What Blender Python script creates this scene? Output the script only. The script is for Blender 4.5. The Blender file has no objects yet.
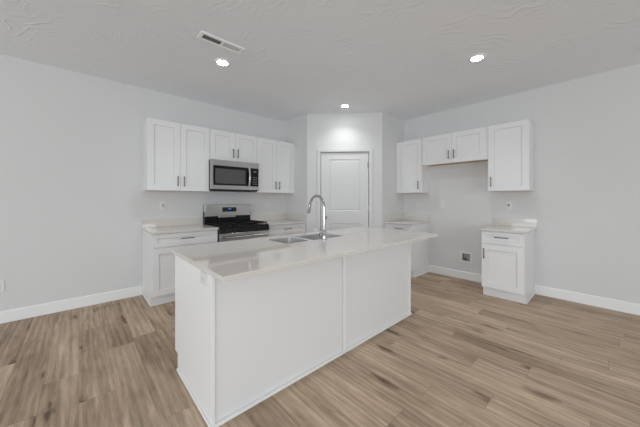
import bpy, bmesh, math, random
from mathutils import Vector, Matrix

sc = bpy.context.scene
COL = sc.collection
PI = math.pi

# ------------------------------------------------------------------ camera
F_PX, HORIZON = 263.02, 199.85
cam = bpy.data.cameras.new('camera')
cam.sensor_width = 36.0
cam.lens = 36.0 * F_PX / 640.0
cam.shift_y = (HORIZON - 213.5) / 640.0
cam.clip_start = 0.05
cam_o = bpy.data.objects.new('camera', cam)
COL.objects.link(cam_o)
cam_o.location = (-4.567, -4.227, 1.2736)
cam_o.rotation_euler = (PI / 2, 0, 0.8318 - PI / 2)
sc.camera = cam_o

# ------------------------------------------------------------------ exposure, sky, daylight
sc.view_settings.view_transform = 'Standard'
sc.view_settings.look = 'None'
sc.view_settings.gamma = 1.0
sc.view_settings.use_curve_mapping = False
sc.view_settings.exposure = -0.51
sc.cycles.use_denoising = True
sc.cycles.max_bounces = 12
sc.cycles.diffuse_bounces = 8
sc.cycles.sample_clamp_indirect = 6.0

world = bpy.data.worlds.new('sky')
sc.world = world
world.use_nodes = True
wn = world.node_tree.nodes
bg = wn['Background']
bg.inputs['Color'].default_value = (0.80, 0.90, 1.0, 1)
bg.inputs['Strength'].default_value = 1.0


def daylight(name, loc, rot, sx, sy, power, color=(1, 1, 1)):
    l = bpy.data.lights.new(name, 'AREA')
    l.shape = 'RECTANGLE'
    l.size, l.size_y = sx, sy
    l.energy = power
    l.color = color
    o = bpy.data.objects.new(name, l)
    COL.objects.link(o)
    o.location = loc
    o.rotation_euler = rot
    return o


# daylight coming in through the glazed openings behind the camera
daylight('daylight_rear', (-9.45, -4.2, 1.22), (0, -PI / 2 + 0.25, 0), 1.9, 5.6, 165, (0.87, 0.95, 1.0))
daylight('daylight_front', (-5.0, -8.95, 1.22), (PI / 2 - 0.25, 0, 0), 5.6, 1.9, 165, (0.87, 0.95, 1.0))
LAMP_STRENGTH = 58.0


# ------------------------------------------------------------------ materials
def mat(name, color, rough=0.5, metal=0.0, spec=0.5, coat=0.0, emit=None, estr=0.0):
    m = bpy.data.materials.new(name)
    m.use_nodes = True
    b = m.node_tree.nodes['Principled BSDF']
    b.inputs['Base Color'].default_value = (*color, 1)
    b.inputs['Roughness'].default_value = rough
    b.inputs['Metallic'].default_value = metal
    b.inputs['Specular IOR Level'].default_value = spec
    b.inputs['Coat Weight'].default_value = coat
    if emit:
        b.inputs['Emission Color'].default_value = (*emit, 1)
        b.inputs['Emission Strength'].default_value = estr
    return m


def nodes_of(m):
    t = m.node_tree
    return t, t.nodes, t.links, t.nodes['Principled BSDF']


def N(t, kind, **kw):
    n = t.nodes.new(kind)
    for k, v in kw.items():
        setattr(n, k, v)
    return n


def bumpy(m, scale, dist, strength=1.0, detail=3.0):
    t, ns, ln, b = nodes_of(m)
    tc = N(t, 'ShaderNodeTexCoord')
    nz = N(t, 'ShaderNodeTexNoise')
    nz.inputs['Scale'].default_value = scale
    nz.inputs['Detail'].default_value = detail
    bp = N(t, 'ShaderNodeBump')
    bp.inputs['Distance'].default_value = dist
    bp.inputs['Strength'].default_value = strength
    ln.new(tc.outputs['Object'], nz.inputs['Vector'])
    ln.new(nz.outputs['Fac'], bp.inputs['Height'])
    ln.new(bp.outputs['Normal'], b.inputs['Normal'])
    return m


def ceiling_material():
    """white ceiling with a hand-trowelled (skip trowel) relief: fans of short ridges, each fan its own direction"""
    m = mat('ceiling_trowelled_paint', (0.86, 0.885, 0.92), 0.8, spec=0.2)
    t, ns, ln, b = nodes_of(m)
    tc = N(t, 'ShaderNodeTexCoord')
    warp = N(t, 'ShaderNodeTexNoise')
    warp.inputs['Scale'].default_value = 3.0
    warp.inputs['Detail'].default_value = 2.0
    mix = N(t, 'ShaderNodeMixRGB', blend_type='ADD')
    mix.inputs['Fac'].default_value = 0.35
    ln.new(tc.outputs['Object'], warp.inputs['Vector'])
    ln.new(tc.outputs['Object'], mix.inputs['Color1'])
    ln.new(warp.outputs['Color'], mix.inputs['Color2'])
    vor = N(t, 'ShaderNodeTexVoronoi', voronoi_dimensions='2D', feature='F1')
    vor.inputs['Scale'].default_value = 2.3
    ln.new(mix.outputs['Color'], vor.inputs['Vector'])
    sep = N(t, 'ShaderNodeSeparateColor')
    ln.new(vor.outputs['Color'], sep.inputs[0])
    ang = N(t, 'ShaderNodeMath', operation='MULTIPLY')
    ang.inputs[1].default_value = 6.283
    ln.new(sep.outputs[0], ang.inputs[0])
    rot = N(t, 'ShaderNodeVectorRotate', rotation_type='Z_AXIS')
    ln.new(mix.outputs['Color'], rot.inputs['Vector'])
    ln.new(ang.outputs[0], rot.inputs['Angle'])
    w = N(t, 'ShaderNodeTexWave', wave_type='BANDS')
    w.inputs['Scale'].default_value = 4.2
    w.inputs['Distortion'].default_value = 3.5
    w.inputs['Detail'].default_value = 2.0
    w.inputs['Detail Scale'].default_value = 1.0
    ln.new(rot.outputs['Vector'], w.inputs['Vector'])
    ridge = N(t, 'ShaderNodeValToRGB')
    ridge.color_ramp.elements[0].position = 0.72
    ridge.color_ramp.elements[1].position = 1.0
    ln.new(w.outputs['Fac'], ridge.inputs['Fac'])
    patch = N(t, 'ShaderNodeTexNoise')
    patch.inputs['Scale'].default_value = 3.2
    patch.inputs['Detail'].default_value = 3.0
    ln.new(tc.outputs['Object'], patch.inputs['Vector'])
    pr = N(t, 'ShaderNodeValToRGB')
    pr.color_ramp.elements[0].position = 0.46
    pr.color_ramp.elements[1].position = 0.62
    ln.new(patch.outputs['Fac'], pr.inputs['Fac'])
    mul = N(t, 'ShaderNodeMath', operation='MULTIPLY')
    ln.new(ridge.outputs['Color'], mul.inputs[0])
    ln.new(pr.outputs['Color'], mul.inputs[1])
    bp = N(t, 'ShaderNodeBump')
    bp.inputs['Distance'].default_value = 0.004
    bp.inputs['Strength'].default_value = 0.75
    ln.new(mul.outputs[0], bp.inputs['Height'])
    ln.new(bp.outputs['Normal'], b.inputs['Normal'])
    return m


def floor_material(width=0.183, length=1.22):
    """wood-look vinyl planks running along world Y"""
    m = mat('wood_plank_floor', (0.3, 0.22, 0.16), 0.5, spec=0.3)
    t, ns, ln, b = nodes_of(m)

    def math_(op, a, bb=None, c=None):
        n = N(t, 'ShaderNodeMath', operation=op)
        for i, v in enumerate((a, bb, c)):
            if v is None:
                continue
            if isinstance(v, (int, float)):
                n.inputs[i].default_value = v
            else:
                ln.new(v, n.inputs[i])
        return n.outputs[0]

    tc = N(t, 'ShaderNodeTexCoord')
    sep = N(t, 'ShaderNodeSeparateXYZ')
    ln.new(tc.outputs['Object'], sep.inputs[0])
    x, y = sep.outputs['X'], sep.outputs['Y']
    xr = math_('DIVIDE', x, width)
    row = math_('FLOOR', xr)
    fx = math_('FRACT', xr)
    wn1 = N(t, 'ShaderNodeTexWhiteNoise', noise_dimensions='1D')
    ln.new(row, wn1.inputs['W'])
    yr = math_('ADD', math_('DIVIDE', y, length), wn1.outputs['Value'])
    colm = math_('FLOOR', yr)
    fy = math_('FRACT', yr)
    idv = N(t, 'ShaderNodeCombineXYZ')
    ln.new(row, idv.inputs[0])
    ln.new(colm, idv.inputs[1])
    wn2 = N(t, 'ShaderNodeTexWhiteNoise', noise_dimensions='3D')
    ln.new(idv.outputs[0], wn2.inputs['Vector'])
    rs = N(t, 'ShaderNodeSeparateColor')
    ln.new(wn2.outputs['Color'], rs.inputs[0])
    # grain coordinates, shifted from plank to plank
    gx = math_('ADD', x, math_('MULTIPLY', rs.outputs[0], 37.0))
    gy = math_('ADD', y, math_('MULTIPLY', rs.outputs[1], 53.0))

    def gvec(sx, sy):
        c = N(t, 'ShaderNodeCombineXYZ')
        ln.new(math_('MULTIPLY', gx, sx), c.inputs[0])
        ln.new(math_('MULTIPLY', gy, sy), c.inputs[1])
        return c.outputs[0]

    def noise(vec, detail, dist=0.0, rough=0.6):
        n = N(t, 'ShaderNodeTexNoise')
        n.inputs['Scale'].default_value = 1.0
        n.inputs['Detail'].default_value = detail
        n.inputs['Roughness'].default_value = rough
        n.inputs['Distortion'].default_value = dist
        ln.new(vec, n.inputs['Vector'])
        return n.outputs['Fac']

    streak = noise(gvec(20.0, 1.1), 4.0, 0.8)
    fine = noise(gvec(95.0, 5.0), 3.0, 0.6)
    broad = noise(gvec(5.0, 0.9), 2.0, 0.5)
    blotch = noise(gvec(9.0, 3.0), 2.0, 1.2)
    wave = N(t, 'ShaderNodeTexWave', wave_type='BANDS', bands_direction='X')
    wave.inputs['Scale'].default_value = 1.0
    wave.inputs['Distortion'].default_value = 6.0
    wave.inputs['Detail'].default_value = 2.0
    wave.inputs['Detail Scale'].default_value = 0.7
    ln.new(gvec(7.0, 0.8), wave.inputs['Vector'])
    # dark knots: small and drawn out along the plank
    vor = N(t, 'ShaderNodeTexVoronoi', feature='F1')
    vor.inputs['Scale'].default_value = 1.0
    kd = N(t, 'ShaderNodeTexNoise')
    kd.inputs['Scale'].default_value = 1.0
    kd.inputs['Detail'].default_value = 3.0
    ln.new(gvec(30.0, 9.0), kd.inputs['Vector'])
    ka = N(t, 'ShaderNodeMixRGB', blend_type='ADD')
    ka.inputs['Fac'].default_value = 0.45
    ln.new(gvec(5.6, 1.5), ka.inputs['Color1'])
    ln.new(kd.outputs['Color'], ka.inputs['Color2'])
    ln.new(ka.outputs['Color'], vor.inputs['Vector'])
    knot = N(t, 'ShaderNodeMapRange', interpolation_type='SMOOTHSTEP')
    knot.inputs['From Min'].default_value = 0.02
    knot.inputs['From Max'].default_value = 0.24
    knot.inputs['To Min'].default_value = 1.0
    knot.inputs['To Max'].default_value = 0.0
    ln.new(vor.outputs['Distance'], knot.inputs['Value'])
    v = math_('ADD', math_('MULTIPLY', streak, 0.32), math_('MULTIPLY', fine, 0.24))
    v = math_('ADD', v, math_('MULTIPLY', broad, 0.24))
    v = math_('ADD', v, math_('MULTIPLY', blotch, 0.14))
    v = math_('ADD', v, math_('MULTIPLY', wave.outputs['Fac'], 0.05))
    v = math_('ADD', v, math_('MULTIPLY', math_('SUBTRACT', rs.outputs[2], 0.5), 0.085))
    v = math_('SUBTRACT', v, math_('MULTIPLY', knot.outputs[0], math_('MULTIPLY', blotch, 0.36)))
    ramp = N(t, 'ShaderNodeValToRGB')
    cr = ramp.color_ramp
    cr.elements[0].position = 0.27
    cr.elements[0].color = FLOOR_RAMP[0]
    cr.elements[1].position = 0.66
    cr.elements[1].color = FLOOR_RAMP[3]
    e = cr.elements.new(0.42)
    e.color = FLOOR_RAMP[1]
    e = cr.elements.new(0.55)
    e.color = FLOOR_RAMP[2]
    ln.new(v, ramp.inputs['Fac'])
    # plank joints
    ex = math_('MINIMUM', fx, math_('SUBTRACT', 1.0, fx))
    ey = math_('MINIMUM', fy, math_('SUBTRACT', 1.0, fy))
    jx = math_('LESS_THAN', math_('MULTIPLY', ex, width), 0.0016)
    jy = math_('LESS_THAN', math_('MULTIPLY', ey, length), 0.0016)
    joint = math_('MAXIMUM', jx, jy)
    mx = N(t, 'ShaderNodeMixRGB', blend_type='MIX')
    ln.new(math_('MULTIPLY', joint, 0.32), mx.inputs['Fac'])
    ln.new(ramp.outputs['Color'], mx.inputs['Color1'])
    mx.inputs['Color2'].default_value = (0.055, 0.038, 0.027, 1)
    ln.new(mx.outputs['Color'], b.inputs['Base Color'])
    rr = N(t, 'ShaderNodeMapRange')
    rr.inputs['To Min'].default_value = 0.40
    rr.inputs['To Max'].default_value = 0.58
    ln.new(fine, rr.inputs['Value'])
    ln.new(rr.outputs[0], b.inputs['Roughness'])
    bp = N(t, 'ShaderNodeBump')
    bp.inputs['Distance'].default_value = 0.0006
    bp.inputs['Strength'].default_value = 0.4
    ln.new(math_('SUBTRACT', fine, joint), bp.inputs['Height'])
    ln.new(bp.outputs['Normal'], b.inputs['Normal'])
    return m


FLOOR_RAMP = [(0.115, 0.076, 0.049, 1), (0.325, 0.234, 0.160, 1),
              (0.51, 0.387, 0.277, 1), (0.71, 0.56, 0.42, 1)]


def quartz_material():
    m = mat('pale_quartz', (0.70, 0.675, 0.645), 0.035, spec=0.85)
    t, ns, ln, b = nodes_of(m)
    tc = N(t, 'ShaderNodeTexCoord')
    nz = N(t, 'ShaderNodeTexNoise')
    nz.inputs['Scale'].default_value = 5.0
    nz.inputs['Detail'].default_value = 5.0
    r = N(t, 'ShaderNodeValToRGB')
    r.color_ramp.elements[0].position = 0.35
    r.color_ramp.elements[0].color = (0.69, 0.655, 0.615, 1)
    r.color_ramp.elements[1].position = 0.65
    r.color_ramp.elements[1].color = (0.715, 0.682, 0.642, 1)
    ln.new(tc.outputs['Object'], nz.inputs['Vector'])
    ln.new(nz.outputs['Fac'], r.inputs['Fac'])
    ln.new(r.outputs['Color'], b.inputs['Base Color'])
    return m


def steel_material(name, color=(0.60, 0.60, 0.60), rough=0.28, axis=2):
    """brushed stainless steel"""
    m = mat(name, color, rough, metal=1.0)
    t, ns, ln, b = nodes_of(m)
    tc = N(t, 'ShaderNodeTexCoord')
    mp = N(t, 'ShaderNodeMapping')
    s = [4.0, 4.0, 4.0]
    s[axis] = 260.0
    mp.inputs['Scale'].default_value = s
    nz = N(t, 'ShaderNodeTexNoise')
    nz.inputs['Scale'].default_value = 1.0
    rr = N(t, 'ShaderNodeMapRange')
    rr.inputs['To Min'].default_value = rough - 0.07
    rr.inputs['To Max'].default_value = rough + 0.09
    ln.new(tc.outputs['Object'], mp.inputs['Vector'])
    ln.new(mp.outputs['Vector'], nz.inputs['Vector'])
    ln.new(nz.outputs['Fac'], rr.inputs['Value'])
    ln.new(rr.outputs[0], b.inputs['Roughness'])
    return m


def raw_wood_material():
    m = mat('raw_plywood', (0.50, 0.33, 0.17), 0.6)
    t, ns, ln, b = nodes_of(m)
    tc = N(t, 'ShaderNodeTexCoord')
    mp = N(t, 'ShaderNodeMapping')
    mp.inputs['Scale'].default_value = (3.0, 40.0, 40.0)
    nz = N(t, 'ShaderNodeTexNoise')
    nz.inputs['Detail'].default_value = 4.0
    r = N(t, 'ShaderNodeValToRGB')
    r.color_ramp.elements[0].color = (0.38, 0.23, 0.11, 1)
    r.color_ramp.elements[1].color = (0.60, 0.42, 0.24, 1)
    ln.new(tc.outputs['Object'], mp.inputs['Vector'])
    ln.new(mp.outputs['Vector'], nz.inputs['Vector'])
    ln.new(nz.outputs['Fac'], r.inputs['Fac'])
    ln.new(r.outputs['Color'], b.inputs['Base Color'])
    return m


M_WALL = bumpy(mat('white_wall_paint', (0.72, 0.72, 0.72), 0.75, spec=0.25), 55, 0.0012, 0.35)
M_CEIL = ceiling_material()
M_FLOOR = floor_material()
M_TRIM = bumpy(mat('white_trim_paint', (0.90, 0.90, 0.90), 0.38), 30, 0.0003, 0.3)
M_DOOR = bumpy(mat('white_door_paint', (0.72, 0.72, 0.722), 0.42), 30, 0.0003, 0.3)
M_CAB = bumpy(mat('white_cabinet_paint', (0.83, 0.83, 0.835), 0.36), 40, 0.0003, 0.3)
M_QUARTZ = quartz_material()
M_STEEL = steel_material('brushed_steel', (0.54, 0.54, 0.54), 0.22)
M_SINK = steel_material('satin_sink_steel', (0.78, 0.78, 0.78), 0.38, 0)
M_CHROME = mat('polished_chrome', (0.52, 0.52, 0.53), 0.10, metal=1.0)
M_PULL = mat('dark_nickel', (0.20, 0.19, 0.185), 0.32, metal=1.0)
M_HINGE = mat('satin_nickel', (0.42, 0.41, 0.40), 0.35, metal=1.0)
M_BLACK = mat('black_enamel', (0.010, 0.010, 0.011), 0.25, spec=0.3)
M_IRON = bumpy(mat('cast_iron', (0.012, 0.012, 0.013), 0.6, spec=0.2), 120, 0.0005, 0.5)
M_GLASS = mat('black_glass', (0.006, 0.006, 0.007), 0.06, spec=0.3)
M_MESHGLASS = bumpy(mat('screened_glass', (0.085, 0.085, 0.087), 0.2, spec=0.5), 400, 0.0002, 0.2)
M_PLASTIC = bumpy(mat('white_plastic', (0.78, 0.78, 0.78), 0.35), 60, 0.0002, 0.2)
M_GREYPL = mat('grey_plastic', (0.30, 0.30, 0.30), 0.5)
M_BOXPL = mat('pale_grey_plastic', (0.52, 0.52, 0.52), 0.5)
M_DARK = mat('dark_void', (0.02, 0.02, 0.02), 0.8)
M_VENT = mat('white_vent_enamel', (0.93, 0.93, 0.93), 0.4)
M_WOOD = raw_wood_material()
M_LENS = mat('lamp_lens', (0.9, 0.9, 0.9), 0.4, emit=(0.98, 0.99, 1.0), estr=LAMP_STRENGTH)
M_BLUE = mat('blue_digits', (0.02, 0.05, 0.1), 0.4, emit=(0.10, 0.36, 1.0), estr=0.9)
M_ICON = mat('grey_legend', (0.16, 0.16, 0.17), 0.4)


# ------------------------------------------------------------------ mesh helpers
class MB:
    """collects shapes and links them as one mesh object"""

    def __init__(self):
        self.bm = bmesh.new()

    def box(self, x0, x1, y0, y1, z0, z1, bev=0.0, seg=1):
        r = bmesh.ops.create_cube(self.bm, size=1.0)
        vs = r['verts']
        for v in vs:
            v.co = Vector(((x0 + x1) / 2 + v.co.x * (x1 - x0), (y0 + y1) / 2 + v.co.y * (y1 - y0),
                           (z0 + z1) / 2 + v.co.z * (z1 - z0)))
        if bev:
            es = list({e for v in vs for e in v.link_edges})
            bmesh.ops.bevel(self.bm, geom=es, offset=bev, segments=seg, profile=0.5, affect='EDGES')
        return self

    def loops(self, rings, close=True):
        """bridge successive rings of points (same count); cap both ends"""
        vr = [[self.bm.verts.new(p) for p in ring] for ring in rings]
        n = len(vr[0])
        for a, b in zip(vr, vr[1:]):
            for i in range(n):
                j = (i + 1) % n
                self.bm.faces.new((a[i], a[j], b[j], b[i]))
        if close:
            self.bm.faces.new(vr[0][::-1])
            self.bm.faces.new(vr[-1])
        return self

    def rect_loft(self, x0, x1, z0, z1, prof):
        """prof: (inset, y) pairs from the back to the front; a door is one such loft"""
        rings = []
        for ins, y in prof:
            rings.append([(x0 + ins, y, z0 + ins), (x1 - ins, y, z0 + ins), (x1 - ins, y, z1 - ins), (x0 + ins, y, z1 - ins)])
        return self.loops(rings)

    def lathe(self, c, prof, axis=(0, 0, 1), n=24):
        """prof: (radius, height along axis)"""
        ax = Vector(axis).normalized()
        u = ax.orthogonal().normalized()
        w = ax.cross(u)
        c = Vector(c)
        rings = []
        for r, h in prof:
            r = max(r, 1e-5)
            rings.append([c + ax * h + (u * math.cos(2 * PI * k / n) + w * math.sin(2 * PI * k / n)) * r for k in range(n)])
        return self.loops(rings)

    def tube(self, pts, rad, n=16):
        pts = [Vector(p) for p in pts]
        rads = rad if isinstance(rad, (list, tuple)) else [rad] * len(pts)
        d0 = (pts[1] - pts[0]).normalized()
        u = d0.orthogonal().normalized()
        rings = []
        for i, p in enumerate(pts):
            if i == 0:
                d = pts[1] - pts[0]
            elif i == len(pts) - 1:
                d = pts[-1] - pts[-2]
            else:
                d = (pts[i + 1] - pts[i]).normalized() + (pts[i] - pts[i - 1]).normalized()
            d.normalize()
            u = (u - d * u.dot(d)).normalized()
            w = d.cross(u)
            rings.append([p + (u * math.cos(2 * PI * k / n) + w * math.sin(2 * PI * k / n)) * rads[i] for k in range(n)])
        return self.loops(rings)

    def plate(self, outer, holes, y0, y1):
        """flat plate outlined in local x,z with holes, thick from y0 to y1"""
        bm = self.bm
        es = []
        for lp in [outer] + list(holes):
            vs = [bm.verts.new((p[0], y0, p[1])) for p in lp]
            es += [bm.edges.new((vs[i], vs[(i + 1) % len(vs)])) for i in range(len(vs))]
        r = bmesh.ops.triangle_fill(bm, use_beauty=True, use_dissolve=False, edges=es)
        fs = [g for g in r['geom'] if isinstance(g, bmesh.types.BMFace)]
        ex = bmesh.ops.extrude_face_region(bm, geom=fs)
        for v in [g for g in ex['geom'] if isinstance(g, bmesh.types.BMVert)]:
            v.co.y = y1
        return self

    def xform(self, mtx):
        bmesh.ops.transform(self.bm, matrix=mtx, verts=self.bm.verts[:])
        return self

    def build(self, name, material, parent=None, smooth=False, bevel=0.0):
        bm = self.bm
        bmesh.ops.recalc_face_normals(bm, faces=bm.faces[:])
        me = bpy.data.meshes.new(name)
        bm.to_mesh(me)
        bm.free()
        if smooth:
            for p in me.polygons:
                p.use_smooth = True
            try:
                me.set_sharp_from_angle(angle=math.radians(38))
            except Exception:
                pass
        me.materials.append(material)
        o = bpy.data.objects.new(name, me)
        COL.objects.link(o)
        if parent is not None:
            o.parent = parent
        if bevel:
            bv = o.modifiers.new('edge', 'BEVEL')
            bv.width = bevel
            bv.segments = 2
            bv.limit_method = 'ANGLE'
        return o


def tag(o, label=None, cat=None, group=None, kind=None):
    if label:
        o['label'] = label
    if cat:
        o['category'] = cat
    if group:
        o['group'] = group
    if kind:
        o['kind'] = kind
    return o


def thing(name, label, cat, loc=(0, 0, 0), rz=0.0, group=None):
    o = bpy.data.objects.new(name, None)
    o.empty_display_size = 0.1
    COL.objects.link(o)
    o.location = loc
    o.rotation_euler = (0, 0, rz)
    return tag(o, label, cat, group)


def struct(o):
    o['kind'] = 'structure'
    return o


def rounded(x0, x1, z0, z1, r, n=6):
    pts = []
    for cx, cz, a0 in ((x1 - r, z1 - r, 0), (x0 + r, z1 - r, PI / 2), (x0 + r, z0 + r, PI), (x1 - r, z0 + r, 1.5 * PI)):
        for k in range(n + 1):
            a = a0 + PI / 2 * k / n
            pts.append((cx + r * math.cos(a), cz + r * math.sin(a)))
    return pts


# ------------------------------------------------------------------ measured layout
H = 2.780                     # ceiling
X_REAR, Y_FRONT = -9.5, -9.0  # the room runs on behind the camera
CT = 0.8977                   # worktop height
CTH = 0.028                   # worktop thickness
BS = 1.0126                   # top of the upstand
UB, UT = 1.3966, 2.3237       # wall cabinets, bottom and top
UD = 0.2865                   # wall cabinet depth with door
BD = 0.625                    # base cabinet depth with door
TK = 0.128                    # toe kick height
TOE = 0.548
PB = Vector((-1.632, -0.673))    # pantry corners
PC = Vector((-0.7245, -1.6003))

# ------------------------------------------------------------------ the setting
struct(MB().box(X_REAR - .1, .1, Y_FRONT - .1, .1, -.08, 0).build('floor', M_FLOOR))
struct(MB().box(X_REAR - .1, .1, Y_FRONT - .1, .1, H, H + .08).build('ceiling', M_CEIL))
struct(MB().box(X_REAR - .1, .1, 0, .1, 0, H).build('wall_left', M_WALL))
# right wall: local x = distance from the corner, hole for the recessed water box
RW = Matrix.Rotation(-PI / 2, 4, 'Z')      # local (x, front -y) -> world (-y, front -x)
WBY, WBZ, WBH = 2.690, 0.353, 0.062
struct(MB().plate([(0, 0), (-Y_FRONT, 0), (-Y_FRONT, H), (0, H)],
                  [[(WBY - WBH, WBZ - WBH), (WBY + WBH, WBZ - WBH), (WBY + WBH, WBZ + WBH), (WBY - WBH, WBZ + WBH)]],
                  0, 0.1).xform(RW).build('wall_right', M_WALL))
# rear and front walls of the room, behind the camera, with their windows
WZ0, WZ1 = 0.22, 2.22
mb = MB().plate([(0, 0), (-Y_FRONT, 0), (-Y_FRONT, H), (0, H)],
                [[(1.4, WZ0), (7.0, WZ0), (7.0, WZ1), (1.4, WZ1)]], 0, 0.1)
struct(mb.xform(Matrix.Translation((X_REAR - .1, 0, 0)) @ RW).build('wall_rear', M_WALL))
mb = MB().plate([(X_REAR, 0), (0, 0), (0, H), (X_REAR, H)],
                [[(-7.8, WZ0), (-2.2, WZ0), (-2.2, WZ1), (-7.8, WZ1)]], Y_FRONT - .1, Y_FRONT)
struct(mb.build('wall_front', M_WALL))
for i, (a, b, m) in enumerate(((1.4, 7.0, Matrix.Translation((X_REAR, 0, 0)) @ RW),
                               (-7.8, -2.2, Matrix.Translation((0, Y_FRONT, 0))))):
    mb = MB()
    for k in range(4):
        x = a + (b - a - .06) * k / 3
        mb.box(x, x + .06, -.09, -.03, WZ0, WZ1)
    mb.box(a, b, -.09, -.03, WZ0, WZ0 + .06).box(a, b, -.09, -.03, WZ1 - .06, WZ1)
    struct(mb.xform(m).build('window_%d' % (i + 1), M_TRIM))

# corner pantry: two short returns and the diagonal face with its doorway
struct(MB().box(PB.x, PB.x + .1, PB.y, 0, 0, H).build('wall_pantry_left', M_WALL))
struct(MB().box(PC.x, 0, PC.y, PC.y + .1, 0, H).build('wall_pantry_right', M_WALL))
PT = (PC - PB).normalized()
PL = (PC - PB).length
PM = Matrix.Translation((PB.x, PB.y, 0)) @ Matrix.Rotation(math.atan2(PT.y, PT.x), 4, 'Z')   # local x along the face, -y towards the room
D0, D1, DH = 0.240, 1.066, 2.100     # door leaf
mb = MB().plate([(0, 0), (D0 - .02, 0), (D0 - .02, DH + .02), (D1 + .02, DH + .02), (D1 + .02, 0), (PL, 0), (PL, H), (0, H)], [], 0, .1)
struct(mb.xform(PM).build('wall_pantry_face', M_WALL))
# jamb and casing
mb = MB()
mb.box(D0 - .02, D0 - .004, .001, .1, 0, DH + .004).box(D1 + .004, D1 + .02, .001, .1, 0, DH + .004).box(D0 - .02, D1 + .02, .001, .1, DH + .004, DH + .02)
for x0, x1 in ((D0 - .066, D0 - .008), (D1 + .008, D1 + .068)):
    mb.box(x0, x1, -.016, 0, 0, DH + .008, .004)
mb.box(D0 - .066, D1 + .068, -.016, 0, DH + .008, DH + .068, .004)
struct(mb.xform(PM).build('trim_1', M_DOOR))
# two-panel door leaf
root = bpy.data.objects.new('door_1', None)
COL.objects.link(root)
root.matrix_world = PM
struct(root)
tag(root, 'white two-panel pantry door in the angled corner wall', 'door')
mb = MB()
yf = .012
RAIL = [(D0 + .003, D1 - .003, DH - .123, DH - .003), (D0 + .003, D1 - .003, .862, 1.079), (D0 + .003, D1 - .003, .012, .22)]
ST = .145
outer = [(D0 + .003, .012), (D1 - .003, .012), (D1 - .003, DH - .003), (D0 + .003, DH - .003)]
pz = [(.22, .862), (1.079, DH - .123)]
px0, px1 = D0 + ST, D1 - ST
holes = [[(px0, a), (px1, a), (px1, b), (px0, b)] for a, b in pz]
mb.plate(outer, holes, yf, yf + .035)
for a, b in pz:   # moulded recess, raised field
    mb.rect_loft(px0, px1, a, b, [(0, yf + .03), (0, yf), (.012, yf + .009), (.020, yf + .009), (.034, yf + .004), (.036, yf + .004)])
mb.build('door_leaf', M_DOOR, root)
for z in (1.878, 1.125, .30):
    mb = MB()
    mb.lathe((D1 + .001, .004, z - .05), [(.0075, 0), (.0075, .1)], n=10)
    mb.box(D1 - .020, D1 + .002, .008, .0118, z - .05, z + .05).box(D1, D1 + .0045, .000, .0118, z - .05, z + .05)
    mb.build('hinge', M_HINGE, root, smooth=True)
mb = MB().lathe((D0 + .074, yf, .968), [(.033, 0), (.033, .006), (.014, .010), (.012, .030), (.026, .036), (.030, .048), (.026, .060), (.010, .064)], (0, -1, 0), 20)
mb.build('knob', M_PULL, root, smooth=True)


def baseboard(name, x0, x1, mtx):
    rings = []
    for x in (x0, x1):
        rings.append([(x, -.001, 0), (x, -.0155, 0), (x, -.0155, .112), (x, -.011, .1225), (x, -.001, .1225)])
    struct(MB().loops(rings).xform(mtx).build(name, M_TRIM))


I4 = Matrix.Identity(4)
baseboard('baseboard_left', X_REAR, -3.9475, I4)
baseboard('baseboard_right', 2.085, 3.086, RW)
baseboard('baseboard_right_front', 3.5500, -Y_FRONT, RW)


# ------------------------------------------------------------------ cabinets (local: x along the wall, front towards -y)
def shaker(x0, x1, z0, z1, yb, stile=.072):
    """one shaker front: frame with a recessed flat panel; yb = back of the front"""
    y = yb - .019
    return MB().rect_loft(x0, x1, z0, z1, [(0, yb), (0, y + .0015), (.0015, y), (stile, y), (stile + .001, y + .001), (stile + .0015, y + .0165), (stile + .0065, y + .0165), (stile + .0072, y + .0118), (stile + .0085, y + .0115)])


def pull(x, z, y, length, vertical, parent):
    """square bar pull on two posts"""
    h = length / 2
    mb = MB()
    s = .0055
    if vertical:
        mb.box(x - s, x + s, y - .034, y - .023, z - h, z + h, .0015)
        for q in (-1, 1):
            mb.lathe((x, y, z + q * (h - .014)), [(.0048, 0), (.0048, .026)], (0, -1, 0), 10)
    else:
        mb.box(x - h, x + h, y - .034, y - .023, z - s, z + s, .0015)
        for q in (-1, 1):
            mb.lathe((x + q * (h - .014), y, z), [(.0048, 0), (.0048, .026)], (0, -1, 0), 10)
    return mb.build('handle', M_PULL, parent)


def wall_cabinet(label, loc, rz, w, h, doors, bottom_mat=None, group=None):
    """doors: (x0, x1, handle x); origin at the back bottom left corner"""
    root = thing('wall_cabinet', label, 'cabinet', loc, rz, group)
    yb = -(UD - .020)
    mb = MB().box(0, w, yb, -.001, .014, h)
    mb.box(0, .018, yb, -.001, 0, .014).box(w - .018, w, yb, -.001, 0, .014).box(.018, w - .018, yb, yb + .03, 0, .014)
    mb.build('carcass', M_CAB, root)
    mb = MB().box(.0185, w - .0185, yb + .031, -.002, .0105, .0139)
    b = mb.build('bottom_panel', bottom_mat or M_WOOD, root)
    tag(b, 'unpainted wood underside')
    for x0, x1, hx in doors:
        d = shaker(x0, x1, .002, h - .004, yb - .001).build('door', M_CAB, root)
        pull(hx, .130, yb - .020, .135, True, d)
    return root


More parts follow.
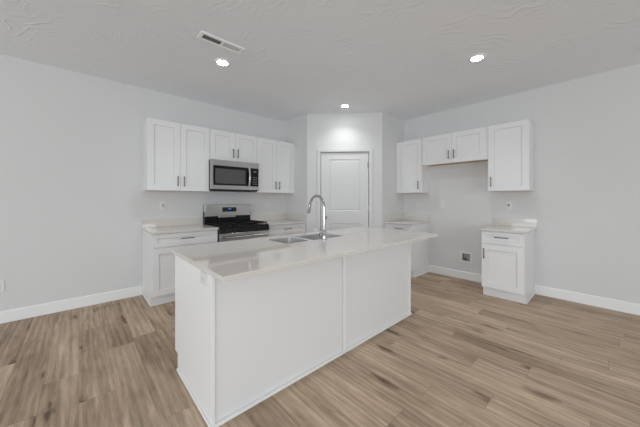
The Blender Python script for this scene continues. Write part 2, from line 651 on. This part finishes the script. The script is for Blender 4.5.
g_w = 'white shaker wall cabinets'
wall_cabinet('tall double-door white wall cabinet at the left end, left of the microwave', (-3.940, 0, UB), 0, .777, UT - UB,
             [(.002, .3815, .350), (.3845, .775, .429)], group=g_w)
wall_cabinet('short double-door white wall cabinet directly above the microwave', (-3.161, 0, 1.8655), 0, .7655, UT - 1.8655,
             [(.004, .3835, .350), (.3865, .7635, .424)], group=g_w)
wall_cabinet('tall double-door white wall cabinet between microwave and pantry', (-2.3935, 0, UB), 0, .770, UT - UB,
             [(.003, .3835, .353), (.3865, .768, .430)], group=g_w)
wall_cabinet('narrow single-door white wall cabinet beside the pantry corner on the right wall', (0, -1.6015, UB), -PI / 2, .490, UT - UB,
             [(.003, .487, .434)], group=g_w)
wall_cabinet('short double-door white wall cabinet bridging the empty fridge space', (0, -2.0925, 1.8533), -PI / 2, .972, UT - 1.8533,
             [(.010, .4815, .4435), (.4845, .951, .522)], group=g_w)
wall_cabinet('narrow single-door white wall cabinet at the right end, above the small base cabinet', (0, -3.0655, UB), -PI / 2, .4725, UT - UB,
             [(.010, .4705, .047)], group=g_w)


def base_cabinet(label, loc, rz, w, doors, drawer_pull, shoe=(False, False), group=None):
    root = thing('base_cabinet', label, 'cabinet', loc, rz, group)
    yb = -(BD - .020)
    top = CT - CTH - .001
    mb = MB()
    for x0, x1 in ((0, .018), (w - .018, w)):       # side panels with the toe notch
        rings = [[(x, -.001, 0), (x, -TOE, 0), (x, -TOE, TK - .005), (x, yb, TK - .005), (x, yb, top), (x, -.001, top)] for x in (x0, x1)]
        mb.loops(rings)
    mb.box(.018, w - .018, yb, -.001, TK - .005, TK + .013).box(.018, w - .018, -.02, -.001, TK + .013, top)
    mb.box(.018, w - .018, yb, yb + .018, TK + .013, top).box(.018, w - .018, yb + .018, -.02, top - .015, top)
    mb.build('carcass', M_CAB, root)
    MB().box(.0185, w - .0185, -TOE, -TOE + .016, .0, TK - .006).build('toe_kick', M_CAB, root)
    for side, on in zip((0, 1), shoe):
        if on:
            x = (-.009, -.0005) if side == 0 else (w + .0005, w + .009)
            MB().box(x[0], x[1], -TOE - .002, -.017, 0, .019, .003).build('shoe_molding', M_TRIM, root)
    d = shaker(.003, w - .003, .703, .861, yb - .001, .050).build('drawer', M_CAB, root)
    pull(drawer_pull, .793, yb - .020, .150, False, d)
    for x0, x1, hx in doors:
        d = shaker(x0, x1, TK, .695, yb - .001, .070).build('door', M_CAB, root)
        pull(hx, .573, yb - .020, .135, True, d)
    return root


g_b = 'white shaker base cabinets'
base_cabinet('white base cabinet left of the range, at the end of the run', (-3.9455, 0, 0), 0, .770,
             [(.003, .3835, .350), (.3865, .767, .420)], .382, (True, False), g_b)
base_cabinet('white base cabinet between the range and the pantry corner', (-2.396, 0, 0), 0, .762,
             [(.003, .3795, .348), (.3825, .759, .414)], .380, (False, False), g_b)
base_cabinet('white base cabinet against the pantry on the right wall', (0, -1.602, 0), -PI / 2, .481,
             [(.003, .478, .444)], .264, (False, True), g_b)
base_cabinet('small freestanding white base cabinet beside the fridge space on the right wall', (0, -3.0865, 0), -PI / 2, .461,
             [(.003, .458, .035)], .228, (False, True), g_b)


def counter(label, loc, rz, w, depth, splash_returns=(False, False), group=None):
    root = thing('countertop', label, 'countertop', loc, rz, group)
    MB().box(0, w, -depth, -.001, -CTH, 0).build('slab', M_QUARTZ, root, bevel=.0025)
    MB().box(0, w, -.021, -.001, .0003, BS - CT).build('backsplash', M_QUARTZ, root, bevel=.002)
    if splash_returns[0]:
        MB().box(.0, .020, -depth + .004, -.0215, .0003, BS - CT).build('side_splash', M_QUARTZ, root, bevel=.002)
    if splash_returns[1]:
        MB().box(w - .020, w, -depth + .004, -.0215, .0003, BS - CT).build('side_splash', M_QUARTZ, root, bevel=.002)
    return root


g_c = 'pale quartz countertops with upstand'
counter('pale quartz countertop left of the range', (-3.958, 0, CT), 0, .7855, .648, group=g_c)
counter('pale quartz countertop between the range and the pantry corner', (-2.3995, 0, CT), 0, .7665, .648, (False, True), group=g_c)
counter('pale quartz countertop against the pantry on the right wall', (0, -1.6015, CT), -PI / 2, .494, .648, (True, False), group=g_c)
counter('short pale quartz countertop on the small base cabinet at right', (0, -3.0785, CT), -PI / 2, .4965, .648, group=g_c)

# ------------------------------------------------------------------ over-the-range microwave
MX0, MX1, MZ0, MZ1 = -3.181, -2.411, 1.418, 1.8625
MW = MX1 - MX0
MH = MZ1 - MZ0
mw = thing('microwave', 'stainless steel and black over-range microwave hung under the short wall cabinet', 'microwave', (MX0, 0, MZ0))
MB().box(.004, MW - .004, -.2655, -.002, .0, MH - .004, .003).box(.004, MW - .004, -.352, -.2655, 0, MH, .003).build('body', M_BLACK, mw)
MB().box(.01, MW - .01, -.35, -.06, -.010, -.0005).build('vent_panel', M_DARK, mw)
yf = -.386
DW = .616   # door width
door = MB()
door.plate([(0, .012), (DW, .012), (DW, MH), (0, MH)], [[(.031, .072), (DW - .001, .072), (DW - .001, MH - .084), (.031, MH - .084)]], yf, -.3525)
door.bm.faces.ensure_lookup_table()
door = door.build('door', M_STEEL, mw, bevel=.002)
MB().box(.0315, DW - .0015, yf + .004, -.355, .0725, MH - .0845).build('door_glass', M_GLASS, door)
MB().box(.062, DW - .085, yf + .0025, yf + .0038, .098, MH - .128).build('window', M_MESHGLASS, door)
pts = []
for k in range(13):
    s = k / 12
    pts.append((DW - .030, yf - .012 - .030 * math.sin(PI * s), .070 + s * (MH - .150)))
MB().tube(pts, .0155, 12).build('handle', M_STEEL, door, smooth=True)
MB().box(DW + .002, MW, yf, -.3525, MH - .084, MH, .002).box(DW + .002, MW, yf, -.3525, .012, .072, .002).box(MW - .009, MW, yf, -.3525, .0725, MH - .0845, .002).build('steel_trim', M_STEEL, mw)
cp = MB().box(DW + .002, MW - .0095, yf + .003, -.3525, .0725, MH - .0845).build('control_panel', M_GLASS, mw)
MB().box(DW + .052, DW + .108, yf + .0018, yf + .0028, MH - .150, MH - .128).build('display', M_ICON, cp)
for r in range(4):
    for c in range(3):
        MB().box(DW + .045 + c * .026, DW + .060 + c * .026, yf + .0022, yf + .0029, .105 + r * .034, .115 + r * .034).build('key', M_GREYPL, cp)

# ------------------------------------------------------------------ gas range
RX0, RX1 = -3.1685, -2.4025
RWD = RX1 - RX0
rg = thing('gas_range', 'freestanding stainless and black gas range under the microwave', 'range', (RX0, 0, 0))
FR = -.665
MB().box(.001, RWD - .001, FR + .03, -.012, .06, .880, .003).build('body', M_BLACK, rg)
for x in (.05, RWD - .05):
    for y in (-.08, FR + .09):
        MB().lathe((x, y, 0), [(.02, 0), (.02, .012), (.012, .014), (.012, .062)], n=12).build('foot', M_BLACK, rg)
# cooktop with raised rim
mb = MB().box(.0, RWD, FR - .012, -.075, .881, .902, .006, 2)
mb.build('cooktop', M_BLACK, rg)
# backguard
bgd = MB().box(.0, RWD, -.075, -.012, .881, 1.085, .003).build('backguard_base', M_BLACK, rg)
mb = MB().rect_loft(.004, RWD - .004, 1.012, 1.200, [(0, -.012), (0, -.070), (.004, -.078), (.006, -.0785)])
mb.box(.22, RWD - .27, -.0815, -.0755, .992, 1.02, .002)
panel = mb.build('backguard', M_STEEL, rg)
disp = MB().box(.276, .510, -.081, -.0790, 1.082, 1.152, .0006).build('display', M_GLASS, panel)
mb = MB()
for k, x in enumerate((.372, .384, .400, .412)):
    mb.box(x, x + .008, -.0818, -.0812, 1.117, 1.139)
mb.build('clock_digits', M_BLUE, disp)
for x in (.292, .315, .338, .445, .468, .491):
    for z in (1.098, 1.130):
        MB().box(x, x + .010, -.0816, -.0811, z, z + .004).build('key', M_ICON, disp)
# burners and grates
for bx, by, br in ((.18, -.22, .045), (.585, -.22, .038), (.18, -.50, .038), (.585, -.50, .050), (.383, -.36, .042)):
    b = MB().lathe((bx, by, .902), [(br + .012, 0), (br + .012, .006), (br, .010), (br, .016)], n=24).build('burner', M_IRON, rg, smooth=True)
    MB().lathe((bx, by, .9182), [(br - .002, 0), (br - .002, .006), (br - .008, .009)], n=24).build('burner_cap', M_IRON, b, smooth=True)
for gx0, gx1 in ((.016, .252), (.259, .507), (.514, .750)):
    mb = MB()
    z0, z1 = .918, .934
    for x in (gx0, gx1 - .014):
        mb.box(x, x + .014, FR + .020, -.095, z0, z1, .003)
    for y in (FR + .020, -.109, -.30, -.46):
        mb.box(gx0, gx1, y, y + .014, z0, z1, .003)
    cx = (gx0 + gx1) / 2
    mb.box(cx - .006, cx + .006, FR + .020, -.095, z0 + .001, z1 + .003, .003)
    for x in (gx0 + .002, gx1 - .014):
        for y in (FR + .022, -.107, -.37):
            mb.box(x, x + .012, y, y + .012, .9025, z0 + .002, .002)
    mb.build('grate', M_IRON, rg)
# sloping control fascia with knobs
mb = MB()
rings = []
for x in (.0, RWD):
    rings.append([(x, FR + .029, .812), (x, FR - .030, .812), (x, FR - .030, .816), (x, FR - .014, .880), (x, FR + .029, .880)])
fas = mb.loops(rings).build('control_fascia', M_BLACK, rg, bevel=.003)
nrm = Vector((0, -.074, .016)).normalized()
for kx in (.125, .225, .530, .635):
    c = Vector((kx, FR - .0215, .847))
    k = MB().lathe(c, [(.024, 0), (.024, .004), (.019, .006), (.0175, .026), (.015, .030)], nrm, 20)
    k = k.build('knob', M_BLACK, rg, smooth=True)
    MB().lathe(c, [(.0250, .0004), (.0250, .003), (.0240, .0035)], nrm, 20).build('knob_ring', M_PULL, k, smooth=True)
# oven door with towel-bar handle, storage drawer below
dr = MB().plate([(.003, .250), (RWD - .003, .250), (RWD - .003, .808), (.003, .808)], [rounded(.11, RWD - .11, .36, .64, .02)], FR - .028, FR + .029).build('oven_door', M_STEEL, rg, bevel=.003)
MB().box(.095, RWD - .095, FR - .022, FR + .02, .345, .655).build('oven_glass', M_GLASS, dr)
mb = MB().tube([(.05, FR - .075, .755), (RWD - .05, FR - .075, .755)], .0135, 14)
for x in (.085, RWD - .085):
    mb.box(x - .012, x + .012, FR - .075, FR - .0275, .745, .765, .003)
mb.build('handle', M_STEEL, dr, smooth=True)
MB().box(.003, RWD - .003, FR - .024, FR + .029, .075, .243, .003).build('storage_drawer', M_STEEL, rg)

# ------------------------------------------------------------------ island
JX0, JX1, JY0, JY1 = -4.029, -1.850, -1.985, -2.745
ITOP = CT - CTH - .0005
isl = thing('kitchen_island', 'large white panelled kitchen island in the middle of the floor', 'island', (JX0, JY1, 0))
mid = -2.935 - JX0
IW, ID = JX1 - JX0, JY0 - JY1         # local: x along, y from the seating side (0) to the working side (ID)
for k, (x0, x1) in enumerate(((0.0, .019), (IW - .019, IW))):
    rings = [[(x, .0, .0), (x, ID - .070, 0), (x, ID - .070, TK - .005), (x, ID, TK - .005), (x, ID, ITOP), (x, .0, ITOP)] for x in (x0, x1)]
    MB().loops(rings).build('end_panel', M_TRIM, isl, bevel=.0012)
MB().box(.0240, mid - .0165, .0115, .0255, .0195, ITOP).box(mid + .0165, IW - .0240, .0115, .0255, .0195, ITOP).box(.0195, IW - .0195, .0257, .0275, 0, ITOP).build('back_panel', M_CAB, isl)
MB().box(mid - .013, mid + .013, .0002, .0112, .0195, ITOP, .001).build('batten', M_TRIM, isl)
mb = MB().box(-.009, IW + .009, -.010, -.0008, 0, .019, .003).box(.0195, IW - .0195, -.0009, .0112, 0, .019)
mb.box(-.009, -.0005, -.0008, ID - .072, 0, .019, .003).box(IW + .0005, IW + .009, -.0008, ID - .072, 0, .019, .003)
mb.build('shoe_molding', M_TRIM, isl)
MB().box(.0195, IW - .0195, ID - .086, ID - .070, 0, TK - .006).build('toe_kick', M_CAB, isl)
MB().box(.0195, IW - .0195, .028, ID - .0195, TK - .005, TK + .012).build('cabinet_floor', M_CAB, isl)
yb = ID
nd = 5
wd = (IW - .006) / nd
for k in range(nd):          # fronts on the working side
    m = Matrix.Translation((IW - .003 - k * wd, ID, 0)) @ Matrix.Rotation(PI, 4, 'Z')
    d = shaker(.0015, wd - .0015, TK, .695, -.001, .070).xform(m).build('door', M_CAB, isl)
    h = pull(wd - .04, .573, -.020, .135, True, d)
    h.data.transform(m)
    d = shaker(.0015, wd - .0015, .703, .861, -.001, .050).xform(m).build('drawer', M_CAB, isl)
    h = pull(wd / 2, .793, -.020, .150, False, d)
    h.data.transform(m)
MB().box(.0195, IW - .0195, ID - .019, ID - .0005, TK + .013, ITOP).build('face_frame', M_CAB, isl)

# island worktop with the sink opening
IX0, IX1, IY0, IY1 = -4.0545, -1.648, -1.891, -2.9577
SX0, SX1, SY0, SY1 = -3.262, -2.515, -2.365, -2.045
ic = thing('countertop', 'large pale quartz island countertop overhanging the seating side', 'countertop', (0, 0, CT), 0, g_c)
# the plate is drawn in x,z and turned flat
TURN = Matrix(((1, 0, 0, 0), (0, 0, 1, 0), (0, 1, 0, 0), (0, 0, 0, 1)))
mb = MB().plate([(IX0, IY1), (IX1, IY1), (IX1, IY0), (IX0, IY0)], [rounded(SX0, SX1, SY0, SY1, .03)], -CTH, 0)
mb.xform(TURN).build('slab', M_QUARTZ, ic, bevel=.002)

# ------------------------------------------------------------------ sink
sk = thing('kitchen_sink', 'double-bowl stainless steel undermount sink set in the island countertop', 'sink', (0, 0, CT - .003))
DIV0, DIV1 = -2.992, -2.940
e = .0015
for bx0, bx1 in ((SX0 + e, DIV0), (DIV1, SX1 - e)):
    y0, y1 = SY0 + e, SY1 - e
    rings = []
    t = .002
    for ins, z, r in ((0, -.200, .05), (0, -.012, .03), (0, 0, .03), (t, 0, .028), (t, -.012, .028), (t, -.170, .045), (.02, -.192, .03), (.06, -.196, .02)):
        rings.append([(p[0], p[1], z) for p in rounded(bx0 + ins, bx1 - ins, y0 + ins, y1 - ins, r)])
    MB().loops(rings).build('basin', M_SINK, sk, smooth=True)
    cx, cy = (bx0 + bx1) / 2, (y0 + y1) / 2
    MB().lathe((cx, cy, -.1958), [(.045, 0), (.045, .003), (.032, .003), (.028, .0012), (.006, .0012), (.005, .006)], n=20).build('drain', M_CHROME, sk, smooth=True)
MB().box(DIV0 - .001, DIV1 + .001, SY0 + e, SY1 - e, -.014, .0005, .0015).build('divider', M_SINK, sk)

# ------------------------------------------------------------------ faucet
FX, FY = -2.872, -2.425
fc = thing('faucet', 'tall chrome pull-down gooseneck faucet behind the island sink', 'faucet', (FX, FY, CT))
mb = MB().lathe((0, 0, .0003), [(.027, 0), (.027, .005), (.021, .010), (.0195, .016), (.0195, .085), (.0165, .090), (.0150, .096)], n=24)
mb.build('base', M_CHROME, fc, smooth=True)
pts = [(0, 0, .096), (0, 0, .20), (0, 0, .300)]
R = .104
for k in range(1, 15):
    a = PI * 0.93 * k / 14
    pts.append((0, R - R * math.cos(a), .300 + R * 1.10 * math.sin(a)))
MB().tube(pts, .0128, 16).build('neck', M_CHROME, fc, smooth=True)
p = Vector(pts[-1])
d = (Vector(pts[-1]) - Vector(pts[-2])).normalized()
hd = MB().tube([p, p + d * .006, p + d * .03, p + d * .075, p + d * .082], [.0145, .0155, .0165, .0185, .0175], 16).build('spray_head', M_CHROME, fc, smooth=True)
q = p + d * .0822
MB().lathe(q, [(.0155, 0), (.0155, .002)], d, 16).build('nozzle', M_DARK, hd)
MB().lathe((-.019, 0, .052), [(.0165, 0), (.0165, .036), (.0130, .041)], (-1, 0, 0), 18).build('valve', M_CHROME, fc, smooth=True)
MB().tube([(-.048, .002, .058), (-.058, .020, .080), (-.076, .070, .118)], [.0080, .0070, .0065], 10).build('lever', M_CHROME, fc, smooth=True)

# ------------------------------------------------------------------ outlets and switches
def plate_mesh(w, h):
    return MB().rect_loft(-w / 2, w / 2, -h / 2, h / 2, [(0, -.0005), (0, -.004), (.004, -.0065), (.006, -.0065)])


def outlet(label, loc, rz, style, w=.074, h=.120, name='wall_outlet', cat='outlet', roll=0.0, group=None):
    root = thing(name, label, cat, loc, rz, group)
    root.rotation_euler = (0, roll, rz)
    plate_mesh(w, h).build('cover_plate', M_PLASTIC, root)
    y = -.0066
    if style == 'duplex':
        for s in (-1, 1):
            f = MB().lathe((0, y, s * .0195), [(.0165, 0), (.0165, .0022), (.0155, .0026)], (0, -1, 0), 20).build('socket', M_PLASTIC, root)
            mb = MB().box(-.0075, -.0055, y - .0031, y - .0026, s * .0195 - .001, s * .0195 + .007)
            mb.box(.0055, .0075, y - .0031, y - .0026, s * .0195 - .001, s * .0195 + .007)
            mb.box(-.002, .002, y - .0031, y - .0026, s * .0195 - .009, s * .0195 - .005)
            mb.build('slots', M_DARK, f)
        MB().lathe((0, y, 0), [(.0032, 0), (.0026, .0012)], (0, -1, 0), 10).build('screw', M_PLASTIC, root)
    elif style == 'decora':
        f = MB().rect_loft(-.0170, .0170, -.0335, .0335, [(0, y + .0005), (0, y - .0015), (.001, y - .002)]).build('receptacle', M_BOXPL, root)
        for s in (-1, 1):
            mb = MB().box(-.0075, -.0055, y - .0025, y - .002, s * .0185 - .001, s * .0185 + .007)
            mb.box(.0055, .0075, y - .0025, y - .002, s * .0185 - .001, s * .0185 + .007)
            mb.build('slots', M_DARK, f)
        mb = MB().box(-.012, .012, y - .006, y - .002, -.030, -.012, .002)
        mb.build('reset_button', M_PLASTIC, f)
    elif style == 'rocker':
        f = MB().rect_loft(-.0170, .0170, -.0335, .0335, [(0, y + .0005), (0, y - .0012), (.001, y - .0014)]).build('rocker_frame', M_BOXPL, root)
        mb = MB()
        mb.loops([[(x, y - .0015, -.031), (x, y - .0020, -.031), (x, y - .0060, .031), (x, y - .0015, .031)] for x in (-.0150, .0150)])
        mb.build('rocker', M_PLASTIC, f)
    elif style == 'single':
        f = MB().lathe((0, y, 0), [(.020, 0), (.020, .0025), (.0185, .003)], (0, -1, 0), 24).build('socket', M_BOXPL, root)
        MB().lathe((0, y - .0031, 0), [(.0085, 0), (.0085, .0006)], (0, -1, 0), 16).build('socket_hole', M_DARK, f)
    return root


outlet('white wall outlet low on the left wall, cut by the picture edge', (-5.184, 0, .382), 0, 'duplex')
outlet('white outlet with reset button above the countertop left of the range', (-3.706, 0, 1.187), 0, 'decora')
outlet('white switch above the countertop right of the range', (-2.030, 0, 1.182), 0, 'rocker', name='wall_switch', cat='switch')
outlet('white switch on the right wall under the cabinet beside the pantry', (0, -1.885, 1.187), -PI / 2, 'rocker', name='wall_switch', cat='switch')
outlet('white outlet on the right wall in the empty fridge space', (0, -2.310, 1.185), -PI / 2, 'duplex')
outlet('white plate with dark round socket above the small right countertop', (0, -3.256, 1.197), -PI / 2, 'single')
outlet('white sideways outlet on the left end panel of the island', (JX0, -2.632, .812), -PI / 2, 'duplex', roll=PI / 2, w=.072, h=.116)

# recessed water supply box
wb = thing('water_supply_box', 'small recessed grey water supply box low in the right wall', 'utility box', (0, -WBY, WBZ), -PI / 2)
a, b = WBH, .088
MB().plate([(-b, -b), (b, -b), (b, b), (-b, b)], [[(-a + .004, -a + .004), (a - .004, -a + .004), (a - .004, a - .004), (-a + .004, a - .004)]], -.0045, -.0005).build('flange', M_PLASTIC, wb, bevel=.0015)
mb = MB()
i = a - .002
mb.box(-i, -i + .003, 0, .070, -i, i).box(i - .003, i, 0, .070, -i, i).box(-i, i, 0, .070, -i, -i + .003).box(-i, i, 0, .070, i - .003, i).box(-i, i, .067, .070, -i, i)
mb.build('recess', M_BOXPL, wb)
v = MB().lathe((-.018, .035, -.0568), [(.010, 0), (.010, .020), (.014, .022), (.014, .030), (.008, .032), (.008, .042)], (0, 0, 1), 14).build('valve', M_PULL, wb, smooth=True)
MB().tube([(-.018, .035, -.030), (-.018, .012, -.030)], .006, 10).box(-.034, -.002, .006, .012, -.036, -.024, .002).build('valve_handle', M_BLACK, v)

# ------------------------------------------------------------------ ceiling: downlights and vent
def downlight(label, x, y):
    root = thing('ceiling_downlight', label, 'ceiling light', (x, y, H), 0, 'round flush ceiling downlights')
    MB().lathe((0, 0, -.0005), [(.082, 0), (.082, -.003), (.076, -.009), (.058, -.0115), (.0545, -.009), (.0545, -.002)], n=40).build('trim_ring', M_VENT, root, smooth=True)
    MB().lathe((0, 0, -.0028), [(.054, 0), (.054, -.006), (.051, -.0075)], n=40).build('lens', M_LENS, root, smooth=True)
    l = bpy.data.lights.new('downlight_beam', 'AREA')
    l.shape = 'DISK'
    l.size = .09
    l.energy = 4.2
    l.spread = math.radians(118)
    l.color = (0.96, 0.98, 1.0)
    lo = bpy.data.objects.new('lamp', l)
    COL.objects.link(lo)
    lo.parent = root
    lo.location = (0, 0, -.0125)


downlight('lit round ceiling downlight in front of the left cabinets, beside the vent', -3.418, -1.383)
downlight('lit round ceiling downlight nearest the pantry door', -1.441, -1.389)
downlight('lit round ceiling downlight on the right side of the ceiling', -1.462, -3.288)
downlight('lit round ceiling downlight above the near end of the island', -3.440, -3.288)

VX0, VX1, VY0, VY1 = -3.772, -3.352, -1.792, -1.660
vt = thing('ceiling_vent', 'white rectangular air vent in the ceiling near the left downlight', 'vent', ((VX0 + VX1) / 2, (VY0 + VY1) / 2, H))
w, d = (VX1 - VX0) / 2, (VY1 - VY0) / 2
mb = MB().plate([(-w, -d), (w, -d), (w, d), (-w, d)], [[(-w + .028, -d + .028), (-.008, -d + .028), (-.008, d - .028), (-w + .028, d - .028)],
                                                        [(.008, -d + .028), (w - .028, -d + .028), (w - .028, d - .028), (.008, d - .028)]], -.014, -.0005)
mb.xform(TURN).build('frame', M_VENT, vt, bevel=.004)
MB().box(-w + .028, w - .028, -d + .028, d - .028, -.0016, -.0006).build('backing', M_DARK, vt)
for s in (-1, 1):
    mb = MB()
    n = 10
    for k in range(n):
        x = s * (.016 + (w - .050) * k / (n - 1))
        t = s * .0035
        rings = [[(x - t, yy, -.0020), (x - t + .0012, yy, -.0020), (x + t + .0012, yy, -.0085), (x + t, yy, -.0085)] for yy in (-d + .028, d - .028)]
        mb.loops(rings)
    mb.build('louvers', M_VENT, vt)
